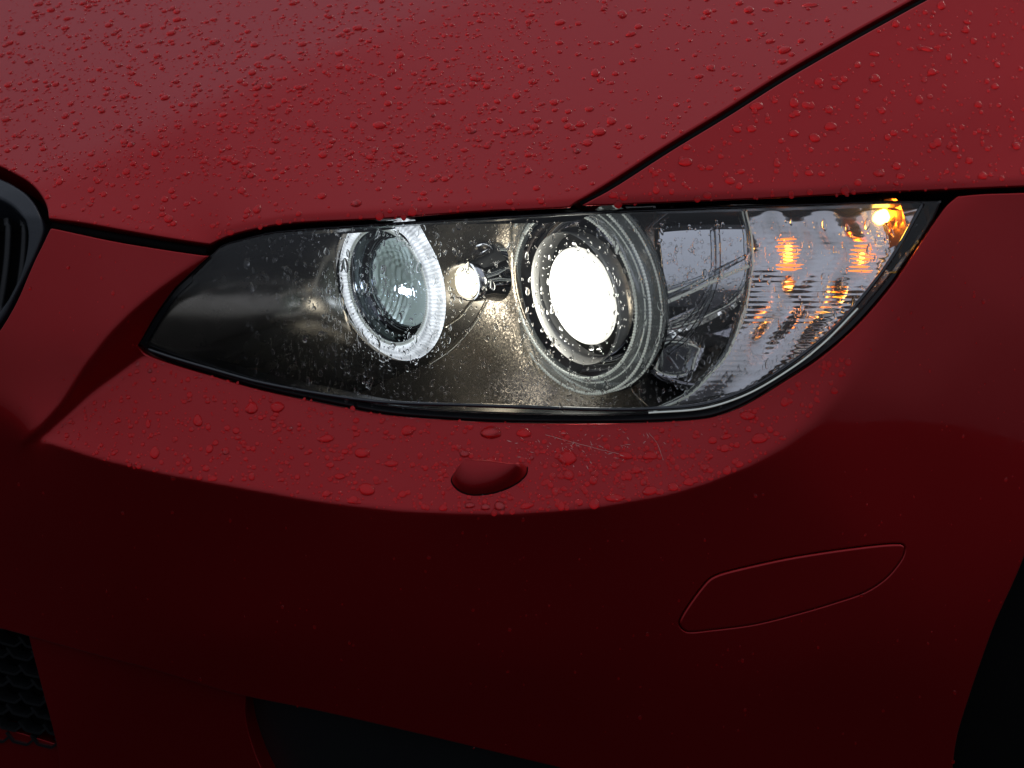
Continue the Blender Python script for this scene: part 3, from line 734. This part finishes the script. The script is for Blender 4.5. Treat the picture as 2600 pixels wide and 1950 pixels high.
# --- projector 2, lit
PJ = P2+(-rV*9-uV*12)*k2; AXJ = (-.10, -1, -.05)
lathe('projector_lens', PJ, [(.00001, .010)]+[(127*k2*math.sin(a), .010*math.cos(a)-.0) for a in np.linspace(.12, math.pi/2, 12)]+[(127*k2, -.004)], LAMP, hl, 96, axis=AXJ)
lampo = [o for o in hl.children if o.name.startswith('projector_lens')][-1]; at_origin(lampo, PJ)
lampo['label'] = 'projector lens shining white'
def _lamp():
    t, b = nodes(LAMP); c = t.nodes.new('ShaderNodeTexCoord'); m1 = t.nodes.new('ShaderNodeVectorMath'); m1.operation = 'MULTIPLY'; m1.inputs[1].default_value = (1, 0, 1)
    ln = t.nodes.new('ShaderNodeVectorMath'); ln.operation = 'LENGTH'; mr = t.nodes.new('ShaderNodeMapRange')
    mr.inputs['From Min'].default_value = 84*k2; mr.inputs['From Max'].default_value = 124*k2; mr.inputs['To Min'].default_value = 11; mr.inputs['To Max'].default_value = .95
    t.links.new(c.outputs['Object'], m1.inputs[0]); t.links.new(m1.outputs[0], ln.inputs[0]); t.links.new(ln.outputs['Value'], mr.inputs['Value']); t.links.new(mr.outputs[0], b.inputs['Emission Strength'])
_lamp()
lathe('lens_shroud', PJ, [(127*k2, -.002), (131*k2, -.006), (148*k2, -.008), (162*k2, -.008)], BLACK, hl, 96, axis=AXJ)
WHITE = mat('bright_shroud', (.78, .78, .76), .25, .55)
lathe('lens_shroud', PJ, [(161*k2, -.0085), (165*k2, -.002), (170*k2, .005), (172*k2, .0085), (172.6*k2, .009), (173.5*k2, .006)], WHITE, hl, 120, axis=AXJ)
BOWL = mat('smoked_bowl', (.34, .34, .37), .07, 1)
lathe('lens_bowl', P2, [(168*k2, .000), (180*k2, -.006), (190*k2, -.008), (203*k2, -.005), (213*k2, .0), (218*k2, .006)], BOWL, hl, 120)
a0, a1 = 217*k2, 262*k2
lathe('halo_ring', P2, [(a0, .004), (a0+.001, .012), (a0+.004, .0155), (a1-.004, .0155), (a1-.0008, .011), (a1, -.004)], GUIDE, hl, 180)['label'] = 'clear glass halo ring'
lathe('halo_ring_backing', P2, [(a0-.0005, .002), (a0+.006, -.003), (a1-.002, -.004), (a1+.002, -.006)], DCHROME, hl, 120)
torus('halo_ring_edge', P2, a0, .0011, TOOTH, hl, 800, 165, .35, z=.013)
torus('halo_ring_edge', P2, a1-.001, .0010, TOOTH, hl, 900, 185, .35, z=.011)
torus('halo_ring_edge', P2, a1, .0008, TOOTH, hl, 900, 185, .35, z=.0)
torus('halo_ring_edge', P2, a0+.0045, .0006, TOOTH, hl, 800, 165, .35, z=.008)
# --- position bulb between the rings
PB = IN.P(1187, 712, -.004)
dome('position_bulb', PB, 41*k1, .009, POS, hl, z0=.004)
lathe('bulb_cup', PB, [(46*k1, .005), (49*k1, .006), (56*k1, -.002), (60*k1, -.012), (72*k1, -.022)], CHROME, hl, 64)
lathe('bulb_cup', IN.P(1228, 655, -.002), [(30*k1, .004), (34*k1, .006), (44*k1, -.002), (50*k1, -.010)], CHROME, hl, 48, axis=(.3, -.8, .4))
# --- amber bulb of the turn signal, with its reflections as glowing bars
PA = TS.P(2246, 548, -.001)
AMBFLARE = mat('amber_flare_tint', (1, .40, .08), .28, 1)  # amber put into the cup's metal for the bulb's orange flare
dome('amber_bulb_or_glint', PA, .0052, .011, AMBHOT, hl, 8, 32)
V = []; F = []
rr_ = np.random.default_rng(3)
for i, (r_, z_) in enumerate([(.0052, .001), (.011, .001), (.018, .003), (.027, .007)]):
    for j in range(13):
        a = 2*math.pi*(j+.5*(i % 2))/13; q = r_*(1+rr_.uniform(-.12, .12))
        V.append(PA+np.array([1, 0, 0])*q*math.cos(a)+np.array([0, 0, 1])*q*math.sin(a)*.9+np.array([0, -1, 0])*(z_+rr_.uniform(-.0012, .0012)))
for i in range(3):
    for j in range(13): F += [(i*13+j, i*13+(j+1) % 13, (i+1)*13+j), (i*13+(j+1) % 13, (i+1)*13+(j+1) % 13, (i+1)*13+j)]
mk('amber_flare_cup', V, F, AMBFLARE, hl, smooth=False)
for (x, y, n4, dx) in ((2000, 645, 4, 10), (2185, 657, 2, 7)):  # glowing bars added where the chrome would reflect the amber bulb
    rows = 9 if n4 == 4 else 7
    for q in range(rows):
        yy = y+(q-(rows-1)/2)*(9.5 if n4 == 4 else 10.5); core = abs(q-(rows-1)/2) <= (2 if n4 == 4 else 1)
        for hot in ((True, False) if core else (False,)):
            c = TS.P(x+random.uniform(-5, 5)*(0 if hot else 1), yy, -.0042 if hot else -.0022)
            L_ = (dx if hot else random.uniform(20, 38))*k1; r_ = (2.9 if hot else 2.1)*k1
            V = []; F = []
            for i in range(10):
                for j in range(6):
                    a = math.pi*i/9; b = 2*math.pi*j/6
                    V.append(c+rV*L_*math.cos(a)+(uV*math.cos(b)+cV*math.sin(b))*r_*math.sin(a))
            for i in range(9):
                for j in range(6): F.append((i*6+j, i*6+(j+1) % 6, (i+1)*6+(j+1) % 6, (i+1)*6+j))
            mk('amber_bulb_or_glint' if hot else 'amber_glint_bar', V, F, AMBER if hot else AMBDIM, hl)

print('T rain', time.time()-T0)
# ------------------------------------------------------------------ RAIN
def drop_mesh(name, seed, na=16, nr=5, irr=.10, hgt=.42, tail=0.0):
    """unit drop: footprint about radius 1 in XY, height along Z"""
    rs = np.random.default_rng(seed); V = []; F = []
    ph = rs.uniform(0, 6.28, 4); am = rs.uniform(0, irr, 4)*np.array([1, .8, .5, .3])
    prof = [(1.0, .012), (1.03, .10), (.95, .26), (.78, .36), (.52, .405), (.25, .42)][:nr+1]
    for r_, z_ in prof:
        for i in range(na):
            a = 2*math.pi*i/na
            k = 1+sum(am[q]*math.cos((q+2)*a+ph[q]) for q in range(4))
            x = r_*k*math.cos(a); y = r_*k*math.sin(a)
            if tail and y > 0: x *= 1-tail*y*.6; y *= 1+tail*.9
            V.append((x, y, z_*hgt/.42*(1-.18*(y if y > 0 else .3*y))))
    m_ = len(prof)
    for k in range(m_-1):
        for i in range(na): j = (i+1) % na; F.append((k*na+i, k*na+j, (k+1)*na+j, (k+1)*na+i))
    F.append(tuple(reversed(range(na)))); F.append(tuple(range((m_-1)*na, m_*na)))
    return V, F
VAR = [drop_mesh('d', s, 18, 5, .08, .42, t) for s, t in zip(range(10), (0, 0, .15, 0, .3, 0, .1, .5, 0, .2))]
LOW = [drop_mesh('d', 50+s, 10, 3, .10, .40, t) for s, t in zip(range(6), (0, .3, 0, .6, 0, .2))]
big_me = {}
for i, (V, F) in enumerate(VAR):
    for wet in (0, 1):     # on paint, the drop's foot: uncoated wet paint, brightened as if light gathered there
        me = bpy.data.meshes.new('raindrop'); me.from_pydata(V, [], F); me.materials.append(WATER); me.materials.append(PAINTWET_LIT)
        me.polygons.foreach_set('use_smooth', [True]*(len(me.polygons)-2)+[False, True])
        if wet: me.polygons[len(F)-2].material_index = 1
        me.update(); big_me[i, wet] = me
def frame(x, y, ang, off=0.0):
    P = BODY.P(x, y, off); n = BODY.N(x, y)
    e1 = rV-n*(rV@n); e1 /= np.linalg.norm(e1); e2 = np.cross(n, e1)
    a = math.cos(ang)*e1+math.sin(ang)*e2; b = np.cross(n, a)
    return P, a, b, n
SURF = {'bonnet': ('raindrop beaded on the wet red bonnet', 'large raindrops on the bonnet'),
        'wing': ('raindrop beaded on the red wing beside the bonnet seam', 'large raindrops on the wing'),
        'ledge': ('raindrop on the red bumper ledge below the headlight', 'large raindrops on the bumper ledge'),
        'cover': ('raindrop running down the clear headlight cover', 'large raindrops on the headlight cover'),
        'bumper': ('dark red raindrop on the lower bumper face', 'raindrops on the lower bumper')}
hoodP, fendP, bumpP, coverP = hood_poly, fend_poly, bump_poly, cover_poly
LEDGEP = np.array(LEDGE, float)
def where_slow(x, y):
    if pip(x, y, hoodP): return 'bonnet'
    if pip(x, y, fendP): return 'wing'
    if pip(x, y, coverP): return 'cover'
    if pip(x, y, bumpP): return 'ledge' if pip(x, y, LEDGEP) else 'bumper'
    return None
_gx, _gy = np.meshgrid(np.arange(XL, XR, 4.0), np.arange(YT, YB, 4.0))
_lab = np.zeros(_gx.shape, int)
for _i, (_pl, _n) in enumerate(((bumpP, 4), (LEDGEP, 3), (coverP, 5), (fendP, 2), (hoodP, 1))):
    _m = pip(_gx, _gy, _pl)
    if _n == 3: _m &= _lab == 4
    _lab[_m] = _n
_m = (_lab == 3) | (_lab == 4); _lab[_m & pip(_gx, _gy, OPENP)] = 0; _lab[pip(_gx, _gy, coverP)] = 5
_lab[pdist(_gx, _gy, SEAM, False) < 17] = 0
NAMES = [None, 'bonnet', 'wing', 'ledge', 'bumper', 'cover']
def where_is(x, y):
    i = int(round((x-XL)/4)); j = int(round((y-YT)/4))
    if not (0 <= i < _lab.shape[1] and 0 <= j < _lab.shape[0]): return None
    return NAMES[_lab[j, i]]
drops = []   # (x, y, half width, half height in metres on the surface, angle, height factor, surface)
def traced(lst, ox, oy, s):
    for X, Y, W_, H_ in lst:
        x = ox+X/s; y = oy+Y/s; k = where_is(np.float64(x), np.float64(y))
        if k is None: continue
        n = BODY.N(x, y); e1 = rV-n*(rV@n); e1 /= np.linalg.norm(e1); e2 = np.cross(n, e1); fs = abs(e2@uV)
        hw = W_/s/2*K*2; hh = H_/s/2*K*2/max(fs, .35)*.95
        drops.append((x, y, hw, hh, random.uniform(-.2, .25), 1.0, k))
T5 = [(1088,232,55,50),(1198,228,60,45),(855,287,40,50),(900,313,22,30),(668,427,40,50),(905,408,30,38),(975,418,34,28),(800,444,26,28),(890,492,30,28),(918,537,38,26),(862,532,28,24),(822,495,22,22),(1020,330,30,28),(1028,360,28,20),(982,318,26,24),(1052,382,28,20),(1020,240,24,26),(812,110,20,22),(818,196,22,20),(930,197,18,16),(970,206,18,18),(1010,205,16,16),(1180,275,28,24),(1228,310,18,16),(1410,365,65,30),(1565,425,65,42),(1760,330,55,40),(2120,340,90,45),(1585,583,70,50),(1525,630,42,32),(1410,602,40,26),(1468,527,46,24),(1490,420,30,24),(1427,478,36,22),(1302,400,22,20),(1340,418,22,18),(1088,528,28,32),(640,300,20,40),(1690,472,60,26),(1738,605,34,28),(1915,663,36,28),(2030,653,44,22),(2098,660,36,26),(2158,655,46,40),(1905,537,24,22),(2005,430,38,30),(2118,458,56,22),(580,485,16,22),(748,535,22,18),(1325,475,24,18),(1540,345,30,22)]
T6 = [(292,298,105,50),(463,302,75,42),(162,405,50,38),(685,430,90,70),(877,334,28,22),(888,370,34,26),(940,380,30,28),(982,416,72,36),(1108,418,72,42),(927,467,34,34),(1040,490,54,34),(995,522,38,44),(818,542,38,48),(693,517,50,48),(622,600,34,44),(1073,552,32,36),(1108,598,85,38),(1225,577,54,42),(1305,552,50,40),(1500,492,42,46),(1562,460,44,34),(1417,532,30,24),(925,633,90,40),(822,665,50,54),(744,655,42,36),(655,675,42,44),(478,674,72,26),(340,675,54,42),(267,680,44,30),(185,670,52,26),(1605,212,80,44),(1665,330,80,50),(1427,338,44,38),(1495,320,56,26),(1385,476,46,34),(1487,380,48,36),(1795,145,44,42),(2048,85,36,36),(766,582,32,30),(668,586,34,24),(610,517,34,28),(563,558,28,24),(568,345,28,24),(1785,326,36,24),(1752,303,34,24),(1336,316,24,30),(1412,420,34,28),(1323,417,28,28),(624,467,40,20),(1550,362,32,30)]
T3 = [(197,66,45,28),(287,54,55,35),(467,18,50,30),(120,183,52,36),(57,240,45,32),(380,103,45,28),(612,140,55,30),(812,142,65,30),(996,108,52,38),(962,185,60,34),(1205,233,66,42),(1430,250,48,38),(778,258,44,26),(900,235,38,28),(1700,247,55,32),(2010,155,68,36),(972,46,38,32),(1905,300,50,34),(1910,372,44,40),(1445,492,56,36),(1678,490,64,28),(1104,352,40,30),(1088,585,50,36),(928,548,54,32),(700,540,62,32),(573,622,46,32),(367,650,50,36),(697,795,48,42),(245,832,38,36),(155,343,36,30),(742,412,46,28),(990,457,46,30),(606,497,38,28),(520,452,42,28),(668,367,42,28),(560,388,44,26),(1745,695,50,42),(2130,703,78,44),(1527,608,48,30),(1780,577,42,30),(1597,565,36,34),(1625,617,40,28),(1358,1070,46,44),(2003,1143,56,36),(335,1018,40,48),(583,1090,36,36),(1528,850,44,34),(2080,882,50,36),(2105,842,34,36),(1285,828,38,30),(1048,1145,38,28),(912,1205,38,28),(1295,1305,42,36),(975,1255,36,32),(1195,1268,36,26)]
T4 = [(40,105,58,26),(247,38,34,26),(332,66,46,46),(408,124,40,26),(372,160,56,22),(37,200,42,22),(206,342,42,42),(232,372,40,26),(300,345,34,22),(178,510,46,26),(79,522,32,24),(281,568,46,36),(224,617,64,40),(139,580,40,34),(80,590,42,30),(170,667,46,36),(118,708,34,26),(150,783,40,26),(925,47,46,36),(1004,44,40,20),(855,100,42,22),(1091,235,68,30),(1081,288,50,26),(1025,193,48,22),(1170,190,38,24),(989,157,42,18),(1066,8,50,24),(1210,24,80,20),(692,358,40,22),(871,416,38,26),(961,498,74,36),(1136,484,46,42),(1232,645,54,44),(1307,592,60,40),(1134,625,48,34),(937,602,46,36),(869,605,42,34),(627,758,66,44),(836,847,46,34),(887,803,40,24),(1252,382,48,36),(1514,368,54,36),(1753,228,76,26),(1512,252,50,26),(1781,337,48,36),(1546,517,40,36),(1332,408,40,24),(1615,777,42,40),(1530,812,46,34),(1634,824,44,28),(1206,810,46,26),(1264,813,36,24),(2175,683,42,40),(1998,490,38,34),(2076,404,40,30),(1574,642,34,34),(740,785,38,26),(634,690,38,26),(290,915,40,30),(338,925,38,30),(730,915,44,30),(1946,103,38,22),(1834,160,42,22)]
traced(T5, 0, 900, 1.7015); traced(T6, 1100, 950, 2.011); traced(T3, 0, 0, 2.212); traced(T4, 1400, 0, 1.8433)
ntr = len(drops)
# scattered rain: density and size by surface
def scatter(n, box, keep, smin, smed, sig, smax, asp=(.8, 1.25), ang=.3, hf=1.0):
    """n tries in the photo box; radii in mm"""
    X = rng.uniform(box[0], box[2], n); Y = rng.uniform(box[1], box[3], n)
    rr = np.clip(smed*np.exp(rng.normal(0, sig, n)), smin, smax)*1e-3
    for x, y, r_ in zip(X, Y, rr):
        k = where_is(x, y)
        if k not in keep: continue
        d_ = 1.0
        ax_, bx_ = random.uniform(*asp)**.5, random.uniform(.9, 1.25)
        drops.append((x, y, r_*ax_, r_*bx_, random.gauss(0, ang), hf, k))
scatter(5200, (-300, -250, 2900, 640), ('bonnet', 'wing'), .40, 1.0, .50, 3.2)
scatter(3800, (-100, -100, 1400, 460), ('bonnet',), .3, .75, .5, 2.4, (.9, 1.8))
scatter(3000, (100, 900, 2400, 1320), ('ledge',), .35, .92, .45, 2.1)
scatter(500, (1100, 1130, 1800, 1300), ('ledge',), .3, .75, .5, 2.0)
scatter(800, (-200, 560, 2700, 1950), ('bumper',), .30, .62, .45, 1.5, (.7, 1.0))
# on the cover the water runs: small upright dashes, thickest near the rings
def cov():
    for _ in range(5200):
        x = random.uniform(540, 2340); y = random.uniform(560, 1040)
        dens = .35+.65*math.exp(-((x-880)/330)**2)+.55*math.exp(-((x-1750)/420)**2)
        if x < 620: dens *= .12
        if random.random() > dens: continue
        if where_is(np.float64(x), np.float64(y)) != 'cover': continue
        r_ = min(2.2, .58*math.exp(random.gauss(0, .5)))*1e-3
        el = random.uniform(1.0, 2.6) if random.random() < .6 else random.uniform(.7, 1.2)
        drops.append((x, y, r_, r_*el, random.gauss(0, .2), 1.9, 'cover'))
cov()
# thin trickles beside the first ring
for _ in range(260):
    x = random.gauss(880, 110); y = random.uniform(700, 1015)
    if in_ell(np.float64(x), np.float64(y), C1, R1) > 10: continue
    if where_is(x, y) == 'cover': drops.append((x, y, random.uniform(.00026, .00042), random.uniform(.0012, .0036), random.gauss(0, .06), 1.3, 'cover'))
BOFF = {'cover': .003, 'bonnet': 0, 'wing': 0, 'ledge': 0, 'bumper': 0}
inview = lambda d: 0 < d[0] < 2600 and 0 < d[1] < 1950
order = sorted(range(len(drops)), key=lambda i: -(drops[i][2]*drops[i][3]*(1 if inview(drops[i]) else 0)))
bigset = set(order[:300])
ftr = {}
for i in order[:300]:
    x, y, hw, hh, ang, hf, k = drops[i]
    P, a, b, n = frame(x, y, ang, BOFF[k])
    o = bpy.data.objects.new('raindrop', big_me[i % len(VAR), 0 if k == 'cover' else 1]); COL.objects.link(o)
    h_ = (hw*hh)**.5*hf
    if random.random() < .5: hw = -hw
    flip = -1 if hw < 0 else 1
    o.matrix_world = Matrix(((a[0]*hw*flip, b[0]*hh, n[0]*h_, P[0]), (a[1]*hw*flip, b[1]*hh, n[1]*h_, P[1]), (a[2]*hw*flip, b[2]*hh, n[2]*h_, P[2]), (0, 0, 0, 1)))
    o['label'], o['group'] = SURF[k]; o['category'] = 'raindrop'
    if k == 'bonnet':
        o['label'] = ('raindrop on the bonnet just above the headlight edge' if y > lineside(x, y, [(0, 520), (533, 560), (1400, 430), (1500, 400)]) and 500 < x else
                      'raindrop on the paler bonnet panel left of the crease' if y < lineside(x, y, CREASE) else
                      'raindrop on the bonnet close to the seam with the wing' if x > 1900 or y > lineside(x, y, SEAM)-120 and x > 1400 else
                      'raindrop on the middle of the bonnet right of the crease')
    elif k == 'ledge':
        o['label'] = ('raindrop on the bumper ledge left of the washer cap' if x < 1140 else 'raindrop on the bumper ledge right of the washer cap, under the lit projector' if x < 1700 else 'raindrop on the rising outer end of the bumper ledge')
    elif k == 'wing':
        o['label'] = 'raindrop on the wing above the amber lamp corner' if x > 2050 and y > 250 else 'raindrop on the wing between seam and headlight' if y > 250 else 'raindrop on the upper wing beside the bonnet seam'
smallbits = {}
for i in range(len(drops)):
    if i in bigset: continue
    x, y, hw, hh, ang, hf, k = drops[i]
    smallbits.setdefault(k, []).append(drops[i])
SL = {'bonnet': 'fine raindrops scattered over the red bonnet', 'wing': 'fine raindrops scattered over the red wing',
      'ledge': 'fine raindrops scattered over the bumper ledge', 'cover': 'fine raindrops and trickles on the clear headlight cover', 'bumper': 'fine raindrops on the dark lower bumper'}
for k, lst in smallbits.items():
    arr = np.array([(d[0], d[1], d[2], d[3], d[4], d[5]) for d in lst])
    P = BODY.P(arr[:, 0], arr[:, 1], BOFF[k]); n = BODY.N(arr[:, 0], arr[:, 1])
    e1 = rV-n*(n@rV)[:, None]; e1 /= np.linalg.norm(e1, axis=1, keepdims=True); e2 = np.cross(n, e1)
    a = np.cos(arr[:, 4])[:, None]*e1+np.sin(arr[:, 4])[:, None]*e2; b = np.cross(n, a)
    hgt = np.sqrt(arr[:, 2]*arr[:, 3])*arr[:, 5]
    V = []; F = []; base = 0; MI = []
    for q in range(len(arr)):
        Vd, Fd = (LOW if hgt[q] < .0011 else VAR)[q % 6]
        Vd = np.array(Vd); V.append(P[q]+Vd[:, :1]*a[q]*arr[q, 2]+Vd[:, 1:2]*b[q]*arr[q, 3]+Vd[:, 2:]*n[q]*hgt[q])
        F += [tuple(base+j for j in f) for f in Fd]; MI += [0]*(len(Fd)-2)+[1, 0]; base += len(Vd)
    o = mk('fine_raindrops', np.concatenate(V), F, WATER, None)
    SM = [True]*len(MI)
    for q, mi in enumerate(MI):
        if mi: SM[q] = False
    o.data.polygons.foreach_set('use_smooth', SM)
    o.data.materials.append(WATER if k == 'cover' else PAINTWET_LIT); o.data.polygons.foreach_set('material_index', MI)
    o['kind'] = 'stuff'; o['label'] = SL[k]
print('T end', time.time()-T0)
print('drops', len(drops), 'traced', ntr)
